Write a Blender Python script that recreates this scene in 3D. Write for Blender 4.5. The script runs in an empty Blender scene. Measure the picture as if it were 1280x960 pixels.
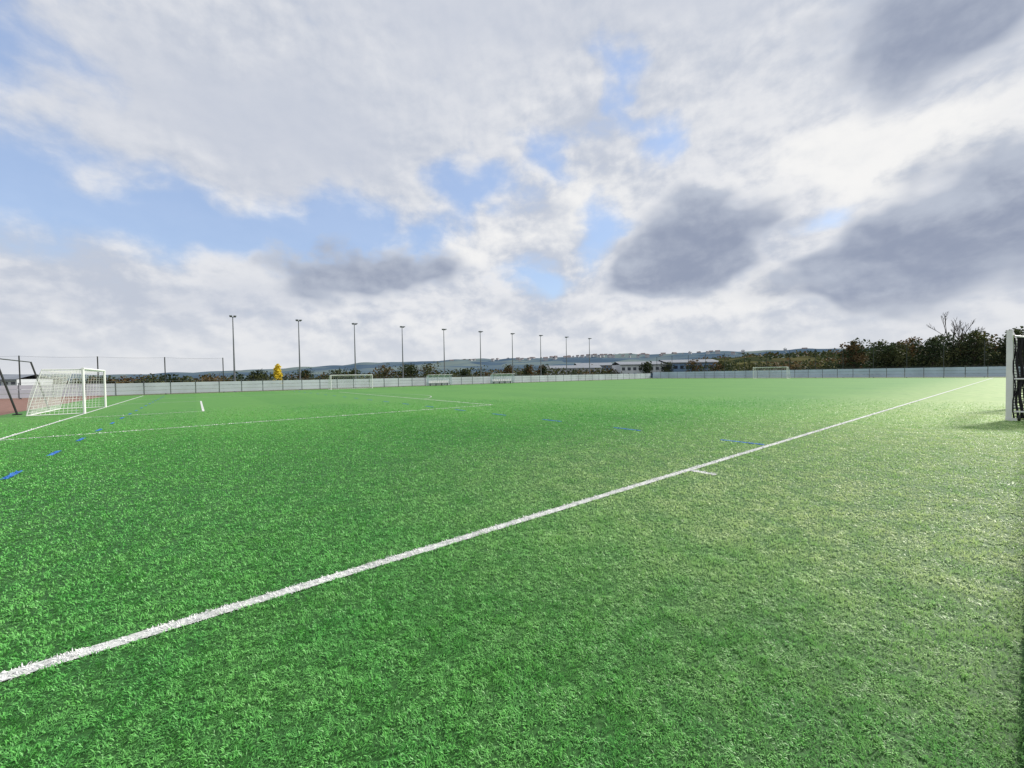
import bpy, math, random
import numpy as np
from mathutils import Vector, Matrix
random.seed(4); rng=np.random.default_rng(7)
sc=bpy.context.scene
sc.view_settings.view_transform='Standard'
sc.view_settings.look='None'; sc.view_settings.exposure=0
# survey axes: X runs along the touchline, Y across the pitch. View frame (lateral, depth) -> world
YAW=math.radians(52.05)
F=Vector((math.cos(YAW),math.sin(YAW),0)); R=Vector((math.sin(YAW),-math.cos(YAW),0))
def W(lat,d,z=0.0):
    p=F*d+R*lat; return Vector((p.x,p.y,z))
# ------------------------------------------------------------ materials
def mat(name,col,rough=0.6,metal=0.0,noise=0.0,scale=5.0,spec=0.5,col2=None):
    m=bpy.data.materials.new(name); m.use_nodes=True
    nt=m.node_tree; b=nt.nodes['Principled BSDF']
    b.inputs['Roughness'].default_value=rough; b.inputs['Metallic'].default_value=metal
    b.inputs['Specular IOR Level'].default_value=spec
    if noise>0 or col2:
        tc=nt.nodes.new('ShaderNodeNewGeometry')
        n=nt.nodes.new('ShaderNodeTexNoise'); n.inputs['Scale'].default_value=scale; n.inputs['Detail'].default_value=4
        nt.links.new(tc.outputs['Position'],n.inputs['Vector'])
        r=nt.nodes.new('ShaderNodeValToRGB')
        c2=col2 if col2 else tuple(c*(1-noise) for c in col)
        r.color_ramp.elements[0].position=0.35; r.color_ramp.elements[1].position=0.65
        r.color_ramp.elements[0].color=(*c2,1); r.color_ramp.elements[1].color=(*col,1)
        nt.links.new(n.outputs['Fac'],r.inputs['Fac']); nt.links.new(r.outputs['Color'],b.inputs['Base Color'])
    else: b.inputs['Base Color'].default_value=(*col,1)
    return m
def leafmat(name,c1,c2,scale=0.6):
    m=mat(name,c1,0.7,col2=c2,scale=scale,spec=0.2)
    nt=m.node_tree; b=nt.nodes['Principled BSDF']; o=nt.nodes['Material Output']
    t=nt.nodes.new('ShaderNodeBsdfTranslucent'); t.inputs['Color'].default_value=(*c1,1)
    mx=nt.nodes.new('ShaderNodeMixShader'); mx.inputs[0].default_value=0.25
    nt.links.new(b.outputs[0],mx.inputs[1]); nt.links.new(t.outputs[0],mx.inputs[2]); nt.links.new(mx.outputs[0],o.inputs['Surface'])
    return m
def netmat(name,col,opac):
    m=bpy.data.materials.new(name); m.use_nodes=True; nt=m.node_tree
    b=nt.nodes['Principled BSDF']; b.inputs['Base Color'].default_value=(*col,1); o=nt.nodes['Material Output']
    t=nt.nodes.new('ShaderNodeBsdfTransparent'); mx=nt.nodes.new('ShaderNodeMixShader'); mx.inputs[0].default_value=opac
    nt.links.new(t.outputs[0],mx.inputs[1]); nt.links.new(b.outputs[0],mx.inputs[2]); nt.links.new(mx.outputs[0],o.inputs['Surface'])
    return m
M_white=mat('white_paint',(0.8,0.8,0.8),0.35,noise=0.08,scale=3)
M_net=mat('white_net',(0.75,0.75,0.75),0.8)
M_steel=mat('galvanised_steel',(0.16,0.17,0.19),0.45,0.3,noise=0.2,scale=2)
M_dark=mat('dark_coated_steel',(0.02,0.025,0.022),0.5)
M_post=mat('fence_post_grey',(0.10,0.11,0.13),0.5)
M_black=mat('black_net',(0.012,0.012,0.014),0.8)
M_panel=mat('fence_panel',(0.60,0.63,0.70),0.6,noise=0.2,scale=0.35)
M_panelb=mat('fence_panel_blue',(0.50,0.58,0.72),0.6,noise=0.2,scale=0.3)
M_kerb=mat('white_kerb',(0.7,0.7,0.68),0.7,noise=0.2,scale=12)
M_glass=netmat('clear_polycarbonate',(0.55,0.65,0.72),0.45)
M_stopnet=netmat('ball_stop_net',(0.02,0.03,0.03),0.035)
M_mesh=netmat('weld_mesh',(0.02,0.03,0.03),0.40)
# ------------------------------------------------------------ mesh builder
class MB:
    def __init__(s): s.v=[];s.f=[];s.m=[]
    def box(s,c,size,mi=0,rz=0.0):
        cx,cy,cz=c; a,b,h=size[0]/2,size[1]/2,size[2]/2; i=len(s.v); co,si=math.cos(rz),math.sin(rz)
        for z in(-h,h):
            for x,y in((-a,-b),(a,-b),(a,b),(-a,b)): s.v.append((cx+x*co-y*si,cy+x*si+y*co,cz+z))
        for f in((0,3,2,1),(4,5,6,7),(0,1,5,4),(1,2,6,5),(2,3,7,6),(3,0,4,7)): s.f.append(tuple(i+k for k in f)); s.m.append(mi)
    def tube(s,p0,p1,r0,r1=None,n=6,mi=0):
        p0=Vector(p0);p1=Vector(p1); r1=r0 if r1 is None else r1
        d=(p1-p0).normalized(); a=d.orthogonal().normalized(); b=d.cross(a); i=len(s.v)
        for p,r in((p0,r0),(p1,r1)):
            for k in range(n):
                t=2*math.pi*k/n; q=p+a*(r*math.cos(t))+b*(r*math.sin(t)); s.v.append(tuple(q))
        for k in range(n):
            s.f.append((i+k,i+(k+1)%n,i+n+(k+1)%n,i+n+k)); s.m.append(mi)
        s.f.append(tuple(i+k for k in range(n))[::-1]); s.m.append(mi)
        s.f.append(tuple(i+n+k for k in range(n))); s.m.append(mi)
    def path(s,pts,r,n=5,mi=0):
        for a,b in zip(pts,pts[1:]): s.tube(a,b,r,n=n,mi=mi)
    def quad(s,a,b,c,d,mi=0):
        i=len(s.v); s.v+= [tuple(a),tuple(b),tuple(c),tuple(d)]; s.f.append((i,i+1,i+2,i+3)); s.m.append(mi)
    def leaves(s,c,rad,n,size,mi=0):
        c=np.array(c); rad=np.array(rad)
        d=rng.normal(size=(n,3)); d/=np.linalg.norm(d,axis=1)[:,None]
        p=c+d*rad*(rng.random((n,1))**0.45)
        a=rng.normal(size=(n,3)); a/=np.linalg.norm(a,axis=1)[:,None]
        b=np.cross(a,rng.normal(size=(n,3))); b/=np.linalg.norm(b,axis=1)[:,None]
        sz=size*(0.5+rng.random((n,1)))
        for P,A,B in zip(p,a*sz,b*sz*0.7):
            i=len(s.v); s.v+=[tuple(P-A),tuple(P+B),tuple(P+A),tuple(P-B)]; s.f.append((i,i+1,i+2,i+3)); s.m.append(mi)
    def obj(s,name,mats,parent=None,loc=(0,0,0),smooth=False):
        me=bpy.data.meshes.new(name); me.from_pydata(s.v,[],s.f)
        for m in mats: me.materials.append(m)
        me.polygons.foreach_set('material_index',s.m)
        if smooth: me.polygons.foreach_set('use_smooth',[True]*len(s.f))
        o=bpy.data.objects.new(name,me); o.location=loc; sc.collection.objects.link(o)
        if parent: o.parent=parent
        return o
def empty(name,loc=(0,0,0)):
    o=bpy.data.objects.new(name,None); o.location=loc; sc.collection.objects.link(o); return o
def link(name,me,loc,rz=0,scale=(1,1,1)):
    o=bpy.data.objects.new(name,me); o.location=loc; o.rotation_euler=(0,0,rz); o.scale=scale; sc.collection.objects.link(o); return o
# ------------------------------------------------------------ pitch markings (X0,Y0,X1,Y1)
GL=-4.85; FGL=99.0; TL=3.74; FTL=64.0; CY=35.3
rects=[]; LW=0.11
def hx(y,x0,x1,w=LW): rects.append((x0,y-w/2,x1,y+w/2))
def hy_(x,y0,y1,w=LW): rects.append((x-w/2,y0,x+w/2,y1))
hx(TL,GL,FGL); hx(FTL,GL,FGL)
hy_(GL,TL+.06,FTL-.06); hy_(FGL,TL+.06,FTL-.06,.09)
for s,g in((1,GL),):
    def sp(a,b): return (min(g+s*a,g+s*b),max(g+s*a,g+s*b))
    hx(19.4,*sp(.06,18.45)); hx(51.2,*sp(.06,18.45)); hy_(g+s*18.5,19.34,51.26)
    hx(28.4,*sp(.06,5.1)); hx(42.2,*sp(.06,5.1)); hy_(g+s*5.15,28.34,42.26)
rects.append((6.82,3.27,6.94,3.68))
blue=[]
y=3.85
for k in range(18):
    blue.append((10.48-0.05,y,10.48+0.05,y+1.0)); y+=3.35
y=8.5
for k in range(18):
    blue.append((-2.78-.05,y,-2.78+.05,y+.85)); y+=2.92
arcs=[((7.2,CY),9.4,math.radians(-46),math.radians(46))]
def line_mask(x,y,rs,j=0.0):
    m=np.zeros(x.shape,bool)
    for a,b,c,d in rs: m|=(x>a-j)&(x<c+j)&(y>b-j)&(y<d+j)
    return m
M_linew=mat('white_turf_line',(0.62,0.64,0.62),0.8,noise=0.25,scale=40)
M_lineb=mat('blue_turf_line',(0.03,0.16,0.50),0.8,noise=0.25,scale=40)
b=MB()
for i,(x0,y0,x1,y1) in enumerate(rects):
    z=0.006 if i>1 else 0.010
    b.quad((x0,y0,z),(x1,y0,z),(x1,y1,z),(x0,y1,z),0)
for x0,y0,x1,y1 in blue: b.quad((x0,y0,.014),(x1,y0,.014),(x1,y1,.014),(x0,y1,.014),1)
for (cx,cy),r,a0,a1 in arcs:
    n=48
    for k in range(n):
        t0=a0+(a1-a0)*k/n; t1=a0+(a1-a0)*(k+1)/n
        q=lambda rr,t:(cx+rr*math.cos(t),cy+rr*math.sin(t),.018)
        if min(q(r,t0)[0],q(r,t1)[0])>13.65: b.quad(q(r-.03,t0),q(r+.03,t0),q(r+.03,t1),q(r-.03,t1),0)
b.obj('pitch_markings',[M_linew,M_lineb])
# ------------------------------------------------------------ ground & turf
def groundmat():
    m=mat('meadow',(0.06,0.10,0.03),0.9,col2=(0.09,0.09,0.045),scale=0.03); return m
b=MB(); b.quad((-4000,-4000,-.06),(4000,-4000,-.06),(4000,4000,-.06),(-4000,4000,-.06)); b.obj('ground',[groundmat()])
b=MB(); b.quad((-60,-60,-.03),(-8.4,-60,-.03),(-8.4,72,-.03),(-60,72,-.03)); b.obj('gravel_path',[mat('red_gravel',(0.24,0.13,0.10),0.95,noise=0.3,scale=3)])
b=MB(); b.quad((-8.3,-8,-.03),(110,-8,-.03),(110,-.14,-.03),(-8.3,-.14,-.03)); b.obj('asphalt_path',[mat('asphalt',(0.06,0.06,0.06),0.9,noise=0.3,scale=20)])

def turfmat(blade):
    m=bpy.data.materials.new('turf_blade_green' if blade else 'turf_green'); m.use_nodes=True; nt=m.node_tree
    N=nt.nodes; L=nt.links; bs=N['Principled BSDF']; out=N['Material Output']
    geo=N.new('ShaderNodeNewGeometry'); sep=N.new('ShaderNodeSeparateXYZ'); L.new(geo.outputs['Position'],sep.inputs[0])
    def noise(sc_,det=4,vec=None):
        n=N.new('ShaderNodeTexNoise'); n.noise_dimensions='2D'; n.inputs['Scale'].default_value=sc_; n.inputs['Detail'].default_value=det
        L.new(vec or geo.outputs['Position'],n.inputs['Vector']); return n.outputs['Fac']
    def math_(op,a,b=None,c=None,clamp=False):
        n=N.new('ShaderNodeMath'); n.operation=op; n.use_clamp=clamp
        for i,v in enumerate((a,b,c)):
            if v is None: continue
            if isinstance(v,(int,float)): n.inputs[i].default_value=v
            else: L.new(v,n.inputs[i])
        return n.outputs[0]
    def mix(f,a,b_):
        n=N.new('ShaderNodeMix'); n.data_type='RGBA'
        if isinstance(f,(int,float)): n.inputs[0].default_value=f
        else: L.new(f,n.inputs[0])
        for i,v in((6,a),(7,b_)):
            if isinstance(v,tuple): n.inputs[i].default_value=(*v,1)
            else: L.new(v,n.inputs[i])
        return n.outputs[2]
    big=math_('MULTIPLY_ADD',noise(0.25,1),1.8,-0.4,True)
    fine=math_('MULTIPLY_ADD',noise(28 if not blade else 45,1),2.4,-0.7,True)
    mid=math_('MULTIPLY_ADD',noise(2.2,2),2.2,-0.6,True)
    # laid carpet rolls, ~4 m wide, running across the pitch
    stripe=math_('SINE',math_('MULTIPLY',sep.outputs[0],math.pi/4.1)); stripe=math_('MULTIPLY_ADD',math_('SIGN',stripe),0.5,0.5)
    # pale sun sheen painted into the turf colour along the near touchline
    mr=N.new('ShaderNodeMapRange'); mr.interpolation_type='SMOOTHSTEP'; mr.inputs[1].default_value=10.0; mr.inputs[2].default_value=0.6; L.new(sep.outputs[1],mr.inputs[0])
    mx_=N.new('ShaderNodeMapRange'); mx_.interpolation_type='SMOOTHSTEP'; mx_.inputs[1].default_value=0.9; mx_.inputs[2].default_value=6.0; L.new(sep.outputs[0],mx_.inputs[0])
    sheen_mask=math_('MULTIPLY',math_('MULTIPLY',mr.outputs[0],mx_.outputs[0]),math_('MULTIPLY_ADD',mid,.6,.65))
    if blade:
        c=mix(big,(0.14,0.55,0.11),(0.19,0.63,0.13))
        c=mix(math_('MULTIPLY_ADD',fine,.85,.15),(0.06,0.29,0.065),c)
        c=mix(math_('MULTIPLY',mid,0.35),c,(0.32,0.70,0.19))
        c=mix(math_('MULTIPLY',sheen_mask,.85),c,(0.72,0.86,0.42))
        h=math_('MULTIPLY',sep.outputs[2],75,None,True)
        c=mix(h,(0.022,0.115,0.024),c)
        c=mix(math_('MULTIPLY',stripe,0.10),c,(0.28,0.64,0.17))
    else:
        c=mix(big,(0.060,0.222,0.026),(0.088,0.258,0.032))
        c=mix(math_('MULTIPLY',fine,0.6),c,(0.026,0.12,0.018))
        c=mix(math_('MULTIPLY',mid,0.35),c,(0.12,0.30,0.05))
        c=mix(math_('MULTIPLY',sheen_mask,.75),c,(0.31,0.42,0.15))
        c=mix(math_('MULTIPLY',stripe,0.12),c,(0.14,0.32,0.055))
        # carpet backing with dark infill where the individual fibres are modelled
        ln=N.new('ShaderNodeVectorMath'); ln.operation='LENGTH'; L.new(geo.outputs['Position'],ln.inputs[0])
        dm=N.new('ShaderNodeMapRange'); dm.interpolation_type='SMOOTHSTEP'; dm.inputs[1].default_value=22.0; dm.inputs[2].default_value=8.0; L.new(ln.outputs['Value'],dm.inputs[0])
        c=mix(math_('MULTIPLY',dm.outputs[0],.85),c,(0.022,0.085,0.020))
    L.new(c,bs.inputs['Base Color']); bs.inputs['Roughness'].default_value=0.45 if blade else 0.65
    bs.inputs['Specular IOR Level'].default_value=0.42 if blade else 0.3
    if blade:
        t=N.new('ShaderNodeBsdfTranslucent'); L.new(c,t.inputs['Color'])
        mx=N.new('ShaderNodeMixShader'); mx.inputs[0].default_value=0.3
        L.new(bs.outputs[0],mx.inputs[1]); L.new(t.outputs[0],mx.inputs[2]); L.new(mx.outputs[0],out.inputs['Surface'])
    return m
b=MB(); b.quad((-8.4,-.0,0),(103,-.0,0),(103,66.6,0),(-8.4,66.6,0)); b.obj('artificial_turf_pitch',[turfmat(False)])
# blades
def gridnoise(x,y,s,seed):
    r=np.random.default_rng(seed); G=r.random((256,256)); gx=x/s; gy=y/s
    ix=np.floor(gx).astype(int); iy=np.floor(gy).astype(int); fx=gx-ix; fy=gy-iy; fx=fx*fx*(3-2*fx); fy=fy*fy*(3-2*fy)
    g=lambda a,c:G[a%256,c%256]
    return (g(ix,iy)*(1-fx)+g(ix+1,iy)*fx)*(1-fy)+(g(ix,iy+1)*(1-fx)+g(ix+1,iy+1)*fx)*fy
def grass():
    r0,RM=3.2,32.0; rho=19000; dth=math.radians(122)
    n1=int(rho*0.5*dth*(r0**2-0.8**2)); n2=int(rho*.72*r0*r0*dth*math.log(RM/r0))
    ra=np.sqrt(rng.random(n1)*(r0**2-.64)+.64); rb=r0*(RM/r0)**rng.random(n2)
    r=np.concatenate([ra,rb]); th=YAW+(rng.random(r.size)-.5)*dth
    x=r*np.cos(th); y=r*np.sin(th)
    on=line_mask(x,y,rects,0.002)|line_mask(x,y,blue,.002)
    gap=gridnoise(x,y,.024,11)*.7+gridnoise(x,y,.06,12)*.3
    k=(y>0.0)&(x>-8.3)&(rng.random(r.size)<np.clip((RM-r)/18,0,1))&((gap>.36)|on|(r>9)|(rng.random(r.size)<.35)); x,y,r=x[k],y[k],r[k]; n=x.size
    c1=gridnoise(x,y,.035,1); c2=gridnoise(x,y,.11,2); c4=gridnoise(x,y,.05,5)
    sc_=np.maximum(1,r/r0)
    L=(0.015+0.018*c1+0.008*rng.random(n))*np.clip(sc_,1,1.3)
    wd=0.0023*sc_*(0.7+.6*rng.random(n))
    la=2*math.pi*(c4*1.1)+rng.normal(size=n)*1.0
    lean=(0.6+0.75*c2)+rng.normal(size=n)*0.3
    dx,dy=np.cos(la),np.sin(la)
    fa=la+math.pi/2+rng.normal(size=n)*.5; sx,sy=np.cos(fa)*wd,np.sin(fa)*wd
    hm=L*0.5
    V=np.empty((n,4,3),np.float32)
    V[:,0]=np.stack([x,y,np.zeros(n)],1)
    mx=x+dx*hm*np.sin(lean*.6); my=y+dy*hm*np.sin(lean*.6); mz=hm*np.cos(lean*.6)
    V[:,1]=np.stack([mx-sx,my-sy,mz],1); V[:,3]=np.stack([mx+sx,my+sy,mz],1)
    l2=np.clip(lean*1.5,0,1.75)
    V[:,2]=np.stack([mx+dx*hm*np.sin(l2),my+dy*hm*np.sin(l2),np.maximum(mz+hm*np.cos(l2),.004)],1)
    me=bpy.data.meshes.new('grass_blades')
    me.vertices.add(n*4); me.vertices.foreach_set('co',V.reshape(-1))
    me.loops.add(n*4); me.loops.foreach_set('vertex_index',np.arange(n*4,dtype=np.int32))
    me.polygons.add(n); me.polygons.foreach_set('loop_start',np.arange(0,n*4,4,dtype=np.int32))
    try: me.polygons.foreach_set('loop_total',np.full(n,4,dtype=np.int32))
    except Exception: pass
    mi=np.zeros(n,np.int32); mi[line_mask(x,y,rects,0.002)]=1; mi[line_mask(x,y,blue,0.002)]=2
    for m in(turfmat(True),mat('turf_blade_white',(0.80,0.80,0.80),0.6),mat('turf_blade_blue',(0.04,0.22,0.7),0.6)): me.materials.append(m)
    me.polygons.foreach_set('material_index',mi)
    me.update(calc_edges=True); me.validate()
    o=bpy.data.objects.new('grass_blades',me); sc.collection.objects.link(o)
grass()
# ------------------------------------------------------------ near kerb and rail
b=MB(); 
for k in range(-4,55): b.box((k*2.0+1,-.07,.03),(1.985,.14,.14))
b.obj('white_kerb',[M_kerb])
b=MB()
for k in range(0,50): b.tube((-4+k*2.2,-.36,-.03),(-4+k*2.2,-.36,1.1),.03,n=8)
b.tube((-4,-.36,1.1),(104,-.36,1.1),.03,n=8)
b.quad((-4,-.365,.04),(104,-.365,.04),(104,-.365,1.06),(-4,-.365,1.06),1)
b.obj('pitch_handrail',[M_white,M_mesh])
# ------------------------------------------------------------ goals
def netpatch(b,P,nu,nv,r,mi):
    """P(u,v)->point, wires both ways"""
    for i in range(nu+1): b.path([P(i/nu,j/8) for j in range(9)],r,3,mi)
    for j in range(nv+1): b.path([P(i/8,j/nv) for i in range(9)],r,3,mi)
def goal(name,x,y0,y1,h,dirn,top,bot,cell=.24,wr=.006,pr=.06):
    e=empty(name,(x,(y0+y1)/2,0)); hw=(y1-y0)/2
    f=MB()
    for s in(-1,1): f.tube((0,s*hw,0),(0,s*hw,h),pr,n=12)
    f.tube((0,-hw-pr,h),(0,hw+pr,h),pr*.98,n=12)
    for s in(-1,1):
        f.tube((0,s*hw,h-.03),(dirn*top,s*hw,h-.05),.025,n=6); f.tube((dirn*top,s*hw,h-.05),(dirn*bot,s*hw,.03),.02,n=6)
        f.tube((0,s*hw,.03),(dirn*bot,s*hw,.03),.025,n=6)
    f.tube((dirn*bot,-hw,.03),(dirn*bot,hw,.03),.03,n=6)
    f.obj('frame',[M_white],e)
    b=MB()
    back=lambda u,v:Vector((dirn*(top+(bot-top)*v+.12*math.sin(math.pi*v)),-hw+2*hw*u,(h-.06)*(1-v)+.03*v-.10*math.sin(math.pi*u)*(1-v)))
    roof=lambda u,v:Vector((dirn*top*v,-hw+2*hw*u,h-.04-.02*v-.12*math.sin(math.pi*v)*.5-.10*math.sin(math.pi*u)*v))
    netpatch(b,back,int(2*hw/cell),int(h/cell),wr,0); netpatch(b,roof,int(2*hw/cell),max(3,int(top/cell)),wr,0)
    for s in(-1,1):
        side=lambda u,v,s=s:Vector((dirn*(top+(bot-top)*v)*u,s*hw,(h-.05)*(1-v)+.03))
        netpatch(b,side,int(bot/cell),int(h/cell),wr,0)
    b.obj('net',[M_net],e); return e
goal('football_goal',GL,32.0,38.6,2.47,-1,1.5,2.1,cell=.16,wr=.0075)
goal('football_goal',FGL,32.0,38.6,2.47,1,1.1,2.1,cell=.3,wr=.010,pr=.05)
def small_goal(cx,y,dirn,h=2.1,w=6.0):
    g=goal('small_sided_goal',0,-w/2,w/2,h,-dirn,.8,1.6,cell=.3,wr=.008,pr=.05); g.location=(cx,y,0); g.rotation_euler=(0,0,math.pi/2); return g
small_goal(18.5,62.6,-1)
# big folding goal at the near touchline
e=empty('folding_goal',(20.7,.45,0)); h=2.78
f=MB()
for dx in(0,6):
    f.box((dx,0,h/2),(.17,.13,h)); f.box((dx,-.05,.05),(.21,.24,.08),0)
    f.tube((dx,-.1,h-.06),(dx,-1.0,h-.25),.03,n=8); f.tube((dx,-1.0,h-.25),(dx,-1.0,.06),.025,n=8,mi=1)
    f.tube((dx,-.1,.3),(dx,-1.0,.3),.03,n=8,mi=0); f.tube((dx,-.1,1.35),(dx,-1.0,1.35),.025,n=8,mi=0)
    f.tube((dx,-.18,.10),(dx,-.24,.10),.10,n=12,mi=1)
f.box((3,0,h+.065),(6.17,.13,.13)); f.tube((0,-1.0,h-.25),(6,-1.0,h-.25),.025,n=8,mi=1)
f.obj('frame',[M_white,M_dark],e)
b=MB()
for x0 in(.03,.12,5.95):
    P=lambda u,v,x0=x0:Vector((x0+.10*math.sin(6*v+u*5)*u,-.09-.9*u,(h-.08)*(1-v)+.05-.15*u*(1-v)))
    netpatch(b,P,12,30,.010,0)
P=lambda u,v:Vector((6*u,-.98+.06*math.sin(9*v+u*14),(h-.3)*(1-v)+.05)); netpatch(b,P,50,24,.008,0)
# gathered black net hanging as folds behind the post
for k in range(9):
    y=-.10-.07*k; pts=[Vector((.05+.03*math.sin(k*2.1+j),y-.03*math.sin(j*1.3+k),h-.12-j*(h-.2)/10)) for j in range(11)]
    b.path(pts,.018+.01*(k%3),5,0)
b.obj('net',[M_black],e)
# ------------------------------------------------------------ floodlight poles
PX0,PX1,PYv,PH=4.3,78.0,68.2,10.35
b=MB(); n=5
for k in range(n):
    r=lambda t:.13-.075*t
    b.tube((0,0,PH*k/n),(0,0,PH*(k+1)/n),r(k/n),r((k+1)/n),10)
b.box((0,0,.02),(.4,.4,.04)); b.box((0,0,PH+.03),(.7,.08,.08))
for s in(-1,1):
    b.box((s*.24,-.2,PH+.14),(.32,.5,.13)); b.box((s*.24,-.02,PH+.10),(.06,.2,.12))
b.box((.11,0,1.0),(.1,.14,.4))
pm=b.obj('floodlight_pole',[M_steel],loc=(PX0,PYv,0))
for k in range(1,10): link('floodlight_pole',pm.data,(PX0+(PX1-PX0)*k/9,PYv+random.uniform(-.1,.1),0))
# ------------------------------------------------------------ perimeter fences
def fence(name,p0,p1,step,ph,mh,pm_):
    p0=Vector(p0);p1=Vector(p1); Ln=(p1-p0).length; d=(p1-p0)/Ln; ang=math.atan2(d.y,d.x); b=MB(); n=int(Ln/step)
    for i in range(n+1):
        p=p0+d*(i*step); b.box((p.x,p.y,mh/2),(.06,.06,mh),1,ang)
        if i<n:
            q=p+d*step/2
            # ribbed sheet made of three planks with a shadow gap
            hh=(ph-.10)/3; wob=random.uniform(-.012,.012)
            for k in range(3):
                b.box((q.x,q.y,.10+hh*(k+.5)),(step-.09,.03+.01*(k%2),hh-.03),0,ang+wob*.3)
            b.box((q.x,q.y,mh-.03),(step-.09,.03,.03),1,ang)
    return b.obj(name,[pm_,M_post])
fence('perimeter_fence',(-45,67,0),(103.2,67,0),2.5,1.5,1.75,M_panel)
fence('perimeter_fence',(103.6,67,0),(103.6,-12,0),2.5,1.8,2.0,M_panelb)
def ballstop(name,p0,p1,step,h):
    p0=Vector(p0);p1=Vector(p1); Ln=(p1-p0).length; d=(p1-p0)/Ln; n=int(Ln/step); b=MB()
    for i in range(n+1):
        p=p0+d*(i*step); b.tube((p.x,p.y,0),(p.x,p.y,h),.06,.055,n=8)
        if i<n:
            q=p+d*step
            for z in(h-.05,2.2): b.path([(p.x+(q.x-p.x)*t,p.y+(q.y-p.y)*t,z-.10*math.sin(math.pi*t)) for t in(0,.25,.5,.75,1)],.010,4)
            b.quad((p.x,p.y,2.1),(q.x,q.y,2.1),(q.x,q.y,h-.07),(p.x,p.y,h-.07),1)
    return b.obj(name,[M_dark,M_stopnet])
ballstop('ball_stop_net',(-45,67.5,0),(3,67.5,0),6.0,4.7)
ballstop('ball_stop_net',(104.1,66,0),(104.1,-10,0),4.7,6.2)
# leaning black pole with stay behind the left goal
b=MB()
b.tube((-7.7,34,0),(-8.4,34,3.1),.045,n=8); b.tube((-9.6,34,0),(-8.4,34,3.05),.03,n=8); b.box((-7.7,34,.03),(.3,.3,.06)); b.box((-9.6,34,.0),(.3,.3,.06))
b.tube((-8.4,34,3.08),(-8.4,40,3.08),.03,n=8); b.tube((-7.7,40,0),(-8.4,40,3.1),.045,n=8)
b.obj('training_frame',[M_dark])
# team shelters
def shelter(loc,w=5.0):
    e=empty('team_shelter',loc); f=MB()
    for i in range(5):
        x=-w/2+w*i/4
        f.path([(x,.7,.05),(x,.72,1.3),(x,.5,1.75),(x,.0,1.98),(x,-.5,1.95)],.035,6)
    for y,z in((.7,.08),(.72,1.3),(-.5,1.95)): f.tube((-w/2,y,z),(w/2,y,z),.03,n=6)
    f.obj('frame',[M_white],e)
    g=MB(); pr=[(.69,.1),(.71,1.3),(.49,1.75),(0,1.96),(-.48,1.93)]
    for a,c in zip(pr,pr[1:]): g.quad((-w/2,a[0],a[1]),(w/2,a[0],a[1]),(w/2,c[0],c[1]),(-w/2,c[0],c[1]))
    for s in(-1,1): g.quad((s*w/2,-.3,.1),(s*w/2,.69,.1),(s*w/2,.5,1.72),(s*w/2,-.3,1.9))
    g.obj('shell',[M_glass],e)
    s_=MB(); s_.box((0,.4,.45),(w-.3,.4,.06)); 
    for i in range(4): s_.box((-w/2+.6+i*(w-1.2)/3,.4,.21),(.06,.3,.42))
    for i in range(9): s_.box((-w/2+.5+i*(w-1)/8,.4,.52),(.4,.38,.07),1); s_.box((-w/2+.5+i*(w-1)/8,.58,.75),(.4,.05,.4),1)
    s_.obj('bench',[M_steel,M_white],e)
shelter((34.6,65.4,0),4.6); shelter((48.8,65.4,0),5.4)
# ------------------------------------------------------------ trees
LM=[leafmat('leaf_dark_green',(0.04,0.06,0.024),(0.022,0.036,0.015)),
    leafmat('leaf_olive',(0.08,0.09,0.03),(0.045,0.055,0.022)),
    leafmat('leaf_autumn_brown',(0.13,0.085,0.035),(0.075,0.055,0.025)),
    leafmat('leaf_yellow',(0.85,0.70,0.08),(0.7,0.55,0.05))]
M_bark=mat('bark',(0.07,0.055,0.045),0.9,noise=.3,scale=3)
def tree(name,lat,d,h,w,pal=(0,1),n=700,leaf=.28,crown0=.22,narrow=False):
    o=W(lat,d); b=MB(); th=h*(.75)
    pts=[Vector((0,0,0))]
    for k in range(1,6): pts.append(Vector((random.uniform(-.12,.12)*k*.4,random.uniform(-.12,.12)*k*.4,th*k/5)))
    for k in range(5): b.tube(pts[k],pts[k+1],.035*h*(1-k/6)*.8,.035*h*(1-(k+1)/6)*.8,7,0)
    nb=11
    for i in range(nb):
        t=crown0+(.95-crown0)*i/(nb-1); a=i*2.4+random.random()
        base=pts[min(4,int(t*5*.75))].lerp(pts[min(5,int(t*5*.75)+1)],.5)
        rr=w/2*(1-.75*abs(t-.5)**1.2*1.2)*(.55+.4*random.random())
        if narrow: rr=w/2*(.7+.2*random.random())*(1-.7*t)
        c=Vector((math.cos(a)*rr*.75,math.sin(a)*rr*.75,h*(.16+.76*t)))
        b.tube(base,c,.011*h,.004*h,5,0)
        cr=w*(.20+.10*random.random())*(.6 if narrow else 1)
        b.leaves(c,(cr,cr,cr*(1.3 if narrow else .8)),n//nb,leaf,1+random.choice(range(len(pal))))
    b.leaves((0,0,h*.62),(w*.3,w*.3,h*.28),n//4,leaf,1)
    b.leaves((0,0,h*.93),(w*.14,w*.14,h*.08),n//14,leaf*.8,1+len(pal)-1)
    b.obj(name,[M_bark]+[LM[p] for p in pal],loc=(o.x,o.y,-.06))
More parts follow.
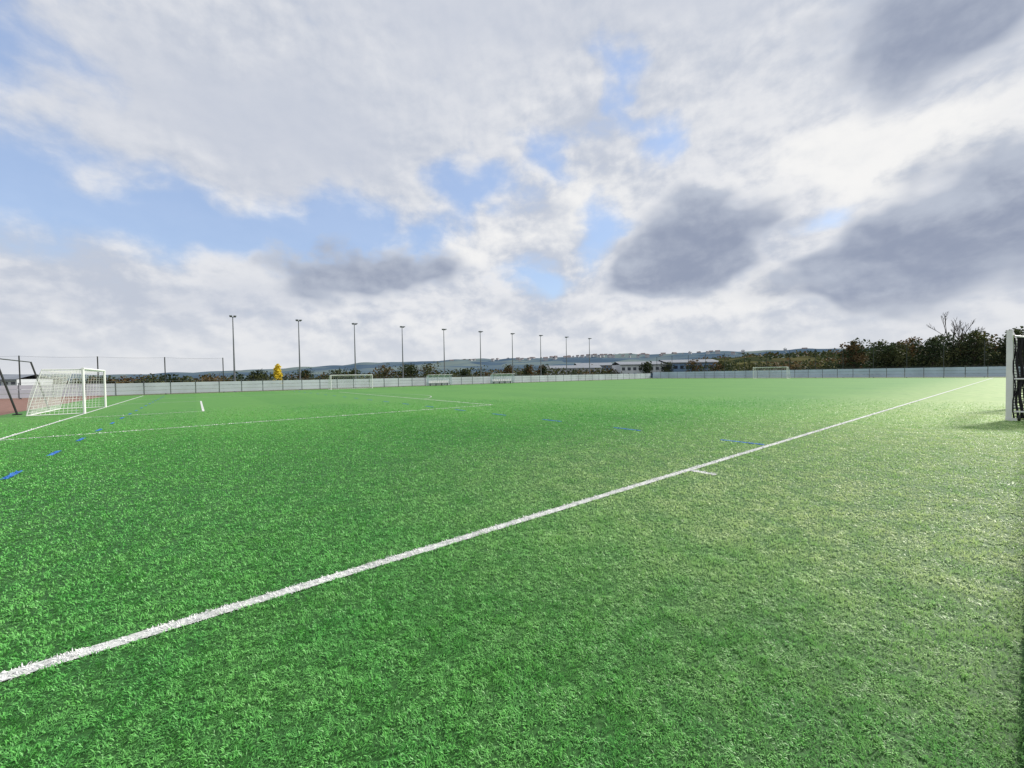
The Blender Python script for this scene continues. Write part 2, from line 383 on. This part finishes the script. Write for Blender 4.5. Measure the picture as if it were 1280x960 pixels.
# right wood behind end fence
for lat,d,h,w,pal in [(91,108,9.6,8.5,(2,0)),(96,114,8.4,7,(1,2)),(103,110,8.6,8,(1,0)),(108,113,9.3,8,(1,2)),(112,108,9.8,8,(0,1)),(119,112,11,9,(0,1)),
    (124,109,11.6,9,(0,1)),(129,112,11,9,(0,2)),(134,109,12,9,(0,1)),(139,112,12.2,9,(0,1)),(146,110,12.6,10,(0,1)),(153,112,12,9,(0,2)),(166,110,11,10,(0,1)),
    (105,116,9.4,8,(0,1)),(116,118,10.6,8,(0,2)),(132,118,11.6,9,(0,1))]:
    tree('broadleaf_tree',lat,d,h+random.uniform(-.3,.3),w,pal,n=1000,leaf=.3,crown0=.05)
# bare tree
def bare(lat,d,h):
    o=W(lat,d); b=MB()
    def br(p,dr,l,r,k):
        q=p+dr*l; b.tube(p,q,r,r*.65,5)
        if k==0: return
        for i in range(3 if k>1 else 4):
            nd=(dr+Vector((random.uniform(-.6,.6),random.uniform(-.6,.6),random.uniform(0,.6)))).normalized()
            br(q if i else p.lerp(q,.7),nd,l*random.uniform(.5,.75),r*.6,k-1)
    br(Vector((0,0,0)),Vector((0,0,1)),h*.38,.22,4); b.obj('bare_tree',[M_bark],loc=(o.x,o.y,-.06))
bare(121,111,17); bare(125,112,15)
# trees behind the far touchline
for lat,d,h,w,pal in [(-70,112,4.2,5,(0,1)),(-55,108,4.0,6,(0,2)),(-24,118,5.6,7,(2,1)),(-31,120,5.4,7,(1,0)),(-37,118,5.2,7,(1,2)),(-29,116,5.0,6,(0,1)),
    (-1,122,4.7,4.5,(2,1)),(5,124,4.7,4.5,(2,0)),(9.5,124,4.8,4,(0,2)),(-14,122,3.8,5,(0,1)),(-46,118,4.0,6,(0,1)),(-50,117,3.9,6,(0,1)),(45,135,5.5,5,(0,1)),(52,136,5.2,5,(1,0)),(58,130,5.4,6,(0,2)),(66,128,5.2,5,(0,1))]:
    tree('broadleaf_tree',lat,d,h,w,pal,n=500,leaf=.24,crown0=.02)
tree('poplar_tree',-52.0,90,5.0,2.8,(3,3),n=900,leaf=.18,crown0=.0,narrow=True)
# tree masses
b=MB()
def row(lat0,d0,lat1,d1,h0,h1,w,n,pal):
    for i in range(n):
        t=(i+random.random())/n; lt=lat0+(lat1-lat0)*t; d=d0+(d1-d0)*t+random.uniform(-3,3); h=random.uniform(h0,h1); p=W(lt,d)
        b.leaves((p.x,p.y,h*.5),(w*random.uniform(.6,1.1),w*random.uniform(.6,1.1),h*.52),90,.32,random.choice(pal))
row(-150,105,-60,112,2.6,3.8,3,60,(0,0,1,2)); row(-62,125,40,140,2.6,4.2,3.5,60,(0,1,1,2)); row(20,150,78,150,3.0,5.2,3.5,40,(0,0,1,2))
row(60,125,92,116,3.5,5.4,3.2,30,(0,1,2)); row(90,112,175,112,3.5,6.2,4,70,(0,0,1))
row(95,122,180,122,6,9,5,40,(0,0,1)); row(-20,185,130,230,4,6.5,6,60,(0,1))
b.obj('distant_tree_row',LM[:3])
# ------------------------------------------------------------ hills
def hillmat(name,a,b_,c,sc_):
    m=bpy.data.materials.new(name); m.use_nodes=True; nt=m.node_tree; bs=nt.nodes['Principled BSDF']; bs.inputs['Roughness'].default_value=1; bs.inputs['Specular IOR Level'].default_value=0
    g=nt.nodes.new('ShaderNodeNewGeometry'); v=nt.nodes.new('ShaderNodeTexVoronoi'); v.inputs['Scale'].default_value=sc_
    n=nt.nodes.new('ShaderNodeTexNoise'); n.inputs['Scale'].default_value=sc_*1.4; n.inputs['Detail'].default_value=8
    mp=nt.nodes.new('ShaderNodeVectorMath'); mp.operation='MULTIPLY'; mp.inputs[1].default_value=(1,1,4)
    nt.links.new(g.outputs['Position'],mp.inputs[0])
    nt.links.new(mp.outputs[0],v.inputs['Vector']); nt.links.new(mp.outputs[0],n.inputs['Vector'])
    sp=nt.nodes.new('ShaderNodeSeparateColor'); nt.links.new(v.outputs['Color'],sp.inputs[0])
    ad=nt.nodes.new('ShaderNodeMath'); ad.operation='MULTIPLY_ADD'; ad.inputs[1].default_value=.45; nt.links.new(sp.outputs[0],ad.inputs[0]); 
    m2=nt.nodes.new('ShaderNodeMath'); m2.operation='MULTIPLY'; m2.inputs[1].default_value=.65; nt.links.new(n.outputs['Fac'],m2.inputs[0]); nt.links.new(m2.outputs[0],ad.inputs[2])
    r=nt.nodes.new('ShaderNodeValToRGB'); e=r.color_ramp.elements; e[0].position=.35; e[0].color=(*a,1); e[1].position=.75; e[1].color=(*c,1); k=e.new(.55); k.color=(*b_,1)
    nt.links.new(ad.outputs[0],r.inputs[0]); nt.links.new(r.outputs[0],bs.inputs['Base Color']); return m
def hill(name,prof,r0,rp,r1,m,seed):
    az=np.linspace(-80,80,321); rs=np.linspace(r0,r1,26); e=np.interp(az,[p[0] for p in prof],[p[1] for p in prof])
    rr=np.random.default_rng(seed); v=[];f=[]
    ph=rr.random(8)*6
    for i,a in enumerate(az):
        A=math.radians(a); wob=sum(math.sin(a*(.25+.33*k)+ph[k])/(k+1.5) for k in range(6))
        for r in rs:
            t=(r-r0)/(rp-r0) if r<rp else max(0,1-(r-rp)/(r1-rp)*.6); t=min(1,t); t=t*t*(3-2*t)
            z=-.3+(rp*math.tan(math.radians(e[i]+.10*wob*min(1,e[i]))))*t+ (t*.004*r*math.sin(r*.02+a*.4))
            p=W(math.sin(A)*r,math.cos(A)*r); v.append((p.x,p.y,z))
    n=len(rs)
    for i in range(len(az)-1):
        for j in range(n-1): f.append((i*n+j,(i+1)*n+j,(i+1)*n+j+1,i*n+j+1))
    me=bpy.data.meshes.new(name); me.from_pydata(v,[],f); me.materials.append(m); me.polygons.foreach_set('use_smooth',[True]*len(f))
    o=bpy.data.objects.new(name,me); sc.collection.objects.link(o); return az,e
far=[(-80,.4),(-52,.6),(-41,.65),(-30,1.0),(-20.6,1.75),(-10,2.0),(0,2.1),(11,2.35),(19.5,2.25),(27,2.3),(35,2.3),(45,1.9),(80,1.2)]
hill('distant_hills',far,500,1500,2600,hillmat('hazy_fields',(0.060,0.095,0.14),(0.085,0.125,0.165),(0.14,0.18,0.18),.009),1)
near=[(-80,0),(14,0),(20,.7),(25,1.5),(30,1.8),(35,1.95),(40,1.8),(50,1.7),(80,1.5)]
hill('wooded_ridge',near,230,520,900,hillmat('ridge_wood',(0.035,0.045,0.025),(0.075,0.07,0.035),(0.12,0.12,0.05),.03),2)
b=MB()
for i in range(260):
    a=random.uniform(20,58); e=np.interp(a,[p[0] for p in near],[p[1] for p in near]); r=random.choice((random.uniform(480,540),random.uniform(280,500)))
    t=min(1,(r-230)/290); t=t*t*(3-2*t); z=520*math.tan(math.radians(e))*t; A=math.radians(a); p=W(math.sin(A)*r,math.cos(A)*r)
    b.leaves((p.x,p.y,z+.5),(6,6,random.uniform(2,4.5)),26,1.1,random.choice((0,0,1,2)))
b.obj('ridge_tree_mass',LM[:3])
# hillside village
b=MB()
for i in range(85):
    a=random.gauss(12,11); r=random.uniform(1150,1470); e=np.interp(a,[p[0] for p in far],[p[1] for p in far]); t=(r-500)/1000; t=t*t*(3-2*t)
    z=1500*math.tan(math.radians(e))*t; A=math.radians(a); p=W(math.sin(A)*r,math.cos(A)*r); rz=random.random()*3; s=random.uniform(.6,1.1); H=5*s
    b.box((p.x,p.y,z+H/2-1),(11*s,8*s,H+2),0,rz)
    co,si=math.cos(rz),math.sin(rz); q=lambda x,y,zz:(p.x+x*co-y*si,p.y+x*si+y*co,z+zz)
    X,Y,T=6*s,4.5*s,H+3*s
    b.quad(q(-X,-Y,H+.1),q(X,-Y,H+.1),q(X,0,T),q(-X,0,T),1); b.quad(q(-X,Y,H+.1),q(X,Y,H+.1),q(X,0,T),q(-X,0,T),1)
b.obj('hillside_village',[mat('render_wall',(.45,.45,.46),.9),mat('tile_roof',(.16,.13,.13),.9)])
# ------------------------------------------------------------ warehouses
M_wall=mat('pale_cladding',(.55,.58,.62),.6,noise=.1,scale=.5); M_blue=mat('blue_cladding',(.16,.26,.42),.6,noise=.1,scale=.5)
M_win=mat('window_glass',(.03,.04,.06),.15); M_roof=mat('metal_roof',(.22,.24,.27),.5,noise=.15,scale=.5)
def warehouse(name,lat,d,w,dep,h,wm,nw=9):
    o=W(lat,d); e=empty(name,(o.x,o.y,-.06)); e.rotation_euler=(0,0,YAW-math.pi/2)
    a=MB(); a.box((0,0,h/2),(w,dep,h)); a.obj('walls',[wm],e)
    a=MB(); 
    for s in(-1,1):
        a.quad((-w/2-.3,s*(dep/2+.3),h+.02),(w/2+.3,s*(dep/2+.3),h+.02),(w/2+.3,0,h+1.1),(-w/2-.3,0,h+1.1))
    a.box((0,-dep/2-.33,h-.15),(w+.6,.06,.35)); a.obj('roof',[M_roof],e)
    a=MB()
    for i in range(nw): a.box((-w/2+w*(i+.5)/nw,-dep/2-.02,h*.68),(w/nw*.55,.05,h*.22))
    a.obj('windows',[M_win],e)
    a=MB()
    for i in(2,5): 
        if i<nw: a.box((-w/2+w*(i+.5)/nw,-dep/2-.03,.8),(w/nw*.6,.06,1.6))
    a.obj('doors',[M_win if wm is M_blue else M_blue],e)
warehouse('warehouse',22,148,19,10,3.8,M_wall); warehouse('warehouse',45,142,17,12,4.6,M_wall); warehouse('warehouse',33,165,14,10,5.0,M_blue)
warehouse('warehouse',61,142,18,12,5.0,M_blue); warehouse('clubhouse',-112,92,8,7,2.6,M_wall,5)
# ------------------------------------------------------------ camera
cam=bpy.data.cameras.new('camera'); co=bpy.data.objects.new('camera',cam); sc.collection.objects.link(co); sc.camera=co
cam.sensor_width=36; cam.lens=14.26; cam.clip_start=.05; cam.clip_end=12000
p=math.radians(1.31); ro=math.radians(.945)
fw=F*math.cos(p)-Vector((0,0,1))*math.sin(p); r0=R.copy(); up0=r0.cross(fw)
rt=r0*math.cos(ro)-up0*math.sin(ro); up=up0*math.cos(ro)+r0*math.sin(ro)
Mx=Matrix((rt,up,-fw)).transposed().to_4x4(); Mx.translation=Vector((0,0,1.75)); co.matrix_world=Mx
# ------------------------------------------------------------ sun (veiled by thin cloud)
EL=math.radians(36); AZ=math.radians(-14)
sd=Vector((math.cos(EL)*math.cos(AZ),math.cos(EL)*math.sin(AZ),math.sin(EL)))
sl=bpy.data.lights.new('sun','SUN'); sl.energy=4.8; sl.angle=math.radians(9); sl.color=(1,.95,.86)
so=bpy.data.objects.new('sun',sl); sc.collection.objects.link(so); so.rotation_euler=sd.to_track_quat('Z','Y').to_euler()
# ------------------------------------------------------------ sky
w=bpy.data.worlds.new('sky'); sc.world=w; w.use_nodes=True; nt=w.node_tree; N=nt.nodes; L=nt.links; N.clear()
w.cycles.sampling_method='MANUAL'; w.cycles.sample_map_resolution=256
out=N.new('ShaderNodeOutputWorld'); bg=N.new('ShaderNodeBackground'); bg.inputs[1].default_value=.1; L.new(bg.outputs[0],out.inputs[0])
def mth(op,a,b=None,c=None,clamp=False):
    n=N.new('ShaderNodeMath'); n.operation=op; n.use_clamp=clamp
    for i,v in enumerate((a,b,c)):
        if v is None: continue
        if isinstance(v,(int,float)): n.inputs[i].default_value=v
        else: L.new(v,n.inputs[i])
    return n.outputs[0]
def vm(op,a,b=None):
    n=N.new('ShaderNodeVectorMath'); n.operation=op
    for i,v in enumerate((a,b)):
        if v is None: continue
        if isinstance(v,(tuple,Vector)): n.inputs[i].default_value=tuple(v)
        else: L.new(v,n.inputs[i])
    return n.outputs['Value'] if op=='DOT_PRODUCT' else n.outputs[0]
def mix(f,a,b):
    n=N.new('ShaderNodeMix'); n.data_type='RGBA'
    if isinstance(f,(int,float)): n.inputs[0].default_value=f
    else: L.new(f,n.inputs[0])
    for i,v in((6,a),(7,b)):
        if isinstance(v,tuple): n.inputs[i].default_value=(*v,1)
        else: L.new(v,n.inputs[i])
    return n.outputs[2]
def sstep(x,a,b):
    n=N.new('ShaderNodeMapRange'); n.interpolation_type='SMOOTHSTEP'; n.inputs[1].default_value=a; n.inputs[2].default_value=b; L.new(x,n.inputs[0]); return n.outputs[0]
def noise(vec,s,det=6,rough=.55):
    n=N.new('ShaderNodeTexNoise'); n.noise_dimensions='2D'; n.inputs['Scale'].default_value=s; n.inputs['Detail'].default_value=det; n.inputs['Roughness'].default_value=rough
    L.new(vec,n.inputs['Vector']); return n.outputs['Fac'],n.outputs['Color']
ns=N.new('ShaderNodeTexSky'); ns.sky_type='NISHITA'; ns.sun_disc=False; ns.sun_elevation=EL; ns.sun_rotation=math.pi/2-AZ; ns.air_density=1.2; ns.dust_density=.6
tc=N.new('ShaderNodeTexCoord'); D=tc.outputs['Generated']
sz=N.new('ShaderNodeSeparateXYZ'); L.new(D,sz.inputs[0]); z=sz.outputs[2]
xr=vm('DOT_PRODUCT',D,tuple(R)); yf=vm('DOT_PRODUCT',D,tuple(F))
az=mth('MULTIPLY',mth('ARCTAN2',xr,yf),57.29578); el=mth('MULTIPLY',mth('ARCSINE',z),57.29578)
ca=N.new('ShaderNodeCombineXYZ'); L.new(mth('MULTIPLY',az,.055),ca.inputs[0]); L.new(mth('MULTIPLY',el,.085),ca.inputs[1]); CA=ca.outputs[0]
wf,wc=noise(CA,1.6,3,.5)
wv=vm('SUBTRACT',wc,(.5,.5,.5))
cd=N.new('ShaderNodeCombineXYZ'); L.new(az,cd.inputs[0]); L.new(el,cd.inputs[1])
PD=vm('ADD',cd.outputs[0],vm('MULTIPLY',wv,(14,7,0)))
def dot(q):
    n=N.new('ShaderNodeVectorMath'); n.operation='DOT_PRODUCT'; L.new(q,n.inputs[0]); L.new(q,n.inputs[1]); return n.outputs['Value']
def blobs(lst):
    tot=None
    for a,e,wd,h,s in lst:
        q=vm('MULTIPLY',vm('SUBTRACT',PD,(a,e,0)),(1/wd,1/h,0))
        g=mth('MULTIPLY',mth('EXPONENT',mth('MULTIPLY',dot(q),-1.0)),s)
        tot=g if tot is None else mth('ADD',tot,g)
    return tot
VB=vm('ADD',CA,vm('MULTIPLY',wv,(.12,.12,0)))
nb,_=noise(VB,2.6,7,.57)
nb2,_=noise(vm('ADD',VB,(.03,.06,0)),2.6,4,.5)
nl,_=noise(CA,.9,2,.5)
rel=mth('SUBTRACT',nb,nb2)
edge=mth('MULTIPLY',mth('SUBTRACT',nb,.5),1.6)
BL=blobs([(-54,27,9,10,1.0),(-50,16,17,4.2,1.1),(-32,17,10,3,.8),(-22,19,6,3.5,.9),(-13,18,5,3,.7),(-5,24,5,4,1.2),(4.5,28,4,3.5,1.0),(15,34.5,3,4,.95),(20,28,5,3,.9),(11.5,19,4.5,4,1.1),(2,13,5,2.5,1.0),(38,17,3,1.6,.6),(-50,46,12,8,.6)])
blue=sstep(mth('SUBTRACT',BL,mth('MULTIPLY',edge,.8)),.22,1.05)
DK=blobs([(-25,12.6,9,3.9,1.1),(-13,14,7,3.2,.95),(24.5,16.5,7.5,6,1.35),(21,11,9,2.6,1.05),(47,12.5,11,5.6,1.4),(54,15,7,4,1.0),(40,8.0,8,2.0,.8),(35,14,2.5,5,-.45),(47,30,10,5.5,1.05),(-46,8.5,10,2,.4),(-2,9,12,1.6,.45),(75,14,12,8,.8),(-80,18,16,8,.7)])
dk_in=mth('ADD',DK,mth('MULTIPLY',edge,.95))
dark=sstep(dk_in,.34,.90)
core=sstep(dk_in,.5,1.5)
SG=blobs([(-30,28,20,7.5,1.1),(-5,42,24,7,.8),(28,40,14,6,.6),(-40,9,14,3,.5)])
soft=sstep(mth('ADD',SG,mth('MULTIPLY',mth('SUBTRACT',nl,.5),.8)),.0,1.1)
high=sstep(el,14,32)
BR=blobs([(42,21,12,4,1.3),(10,23,7,4,1.0),(33,9,5,3,.8),(0,6,60,3,.4),(-23,18,7,2.4,1.1),(-8,18,8,2.5,.7),(4,18,6,3,.6)])
brt=sstep(mth('ADD',BR,mth('MULTIPLY',edge,.8)),.2,1.1)
calm=mth('MULTIPLY',mth('SUBTRACT',1.0,mth('MULTIPLY',soft,.6)),mth('SUBTRACT',1.0,mth('MULTIPLY',high,.35)))
shade_h=mth('ADD',mth('MULTIPLY',mth('SUBTRACT',nb,.5),1.0),mth('ADD',mth('MULTIPLY',mth('SUBTRACT',nl,.5),1.0),mth('MULTIPLY',rel,1.2)))
shade=sstep(mth('MULTIPLY',shade_h,calm),-.38,.34)
cl=mix(shade,(5.4,5.85,6.8),(8.1,8.2,8.5))
cl=mix(mth('MULTIPLY',soft,.65),cl,(5.3,5.75,6.8))
cl=mix(mth('MULTIPLY',brt,.75),cl,(9.6,9.5,9.3))
dsh=sstep(mth('SUBTRACT',shade_h,mth('MULTIPLY',core,.40)),-.65,.4)
dc=mix(dsh,(2.8,3.25,4.4),(4.8,5.3,6.3))
skyb=vm('MULTIPLY',ns.outputs[0],(1.6,1.6,1.6))
skyb=mix(.5,skyb,(4.3,5.7,9.2))
c=mix(mth('MULTIPLY',blue,.92),cl,skyb)
c=mix(mth('MULTIPLY',dark,.92),c,dc)
hzn=N.new('ShaderNodeMapRange'); hzn.inputs[1].default_value=0; hzn.inputs[2].default_value=8; hzn.inputs[3].default_value=.8; hzn.inputs[4].default_value=0; L.new(el,hzn.inputs[0])
c=mix(hzn.outputs[0],c,(7.5,7.7,8.0))
L.new(c,bg.inputs[0])
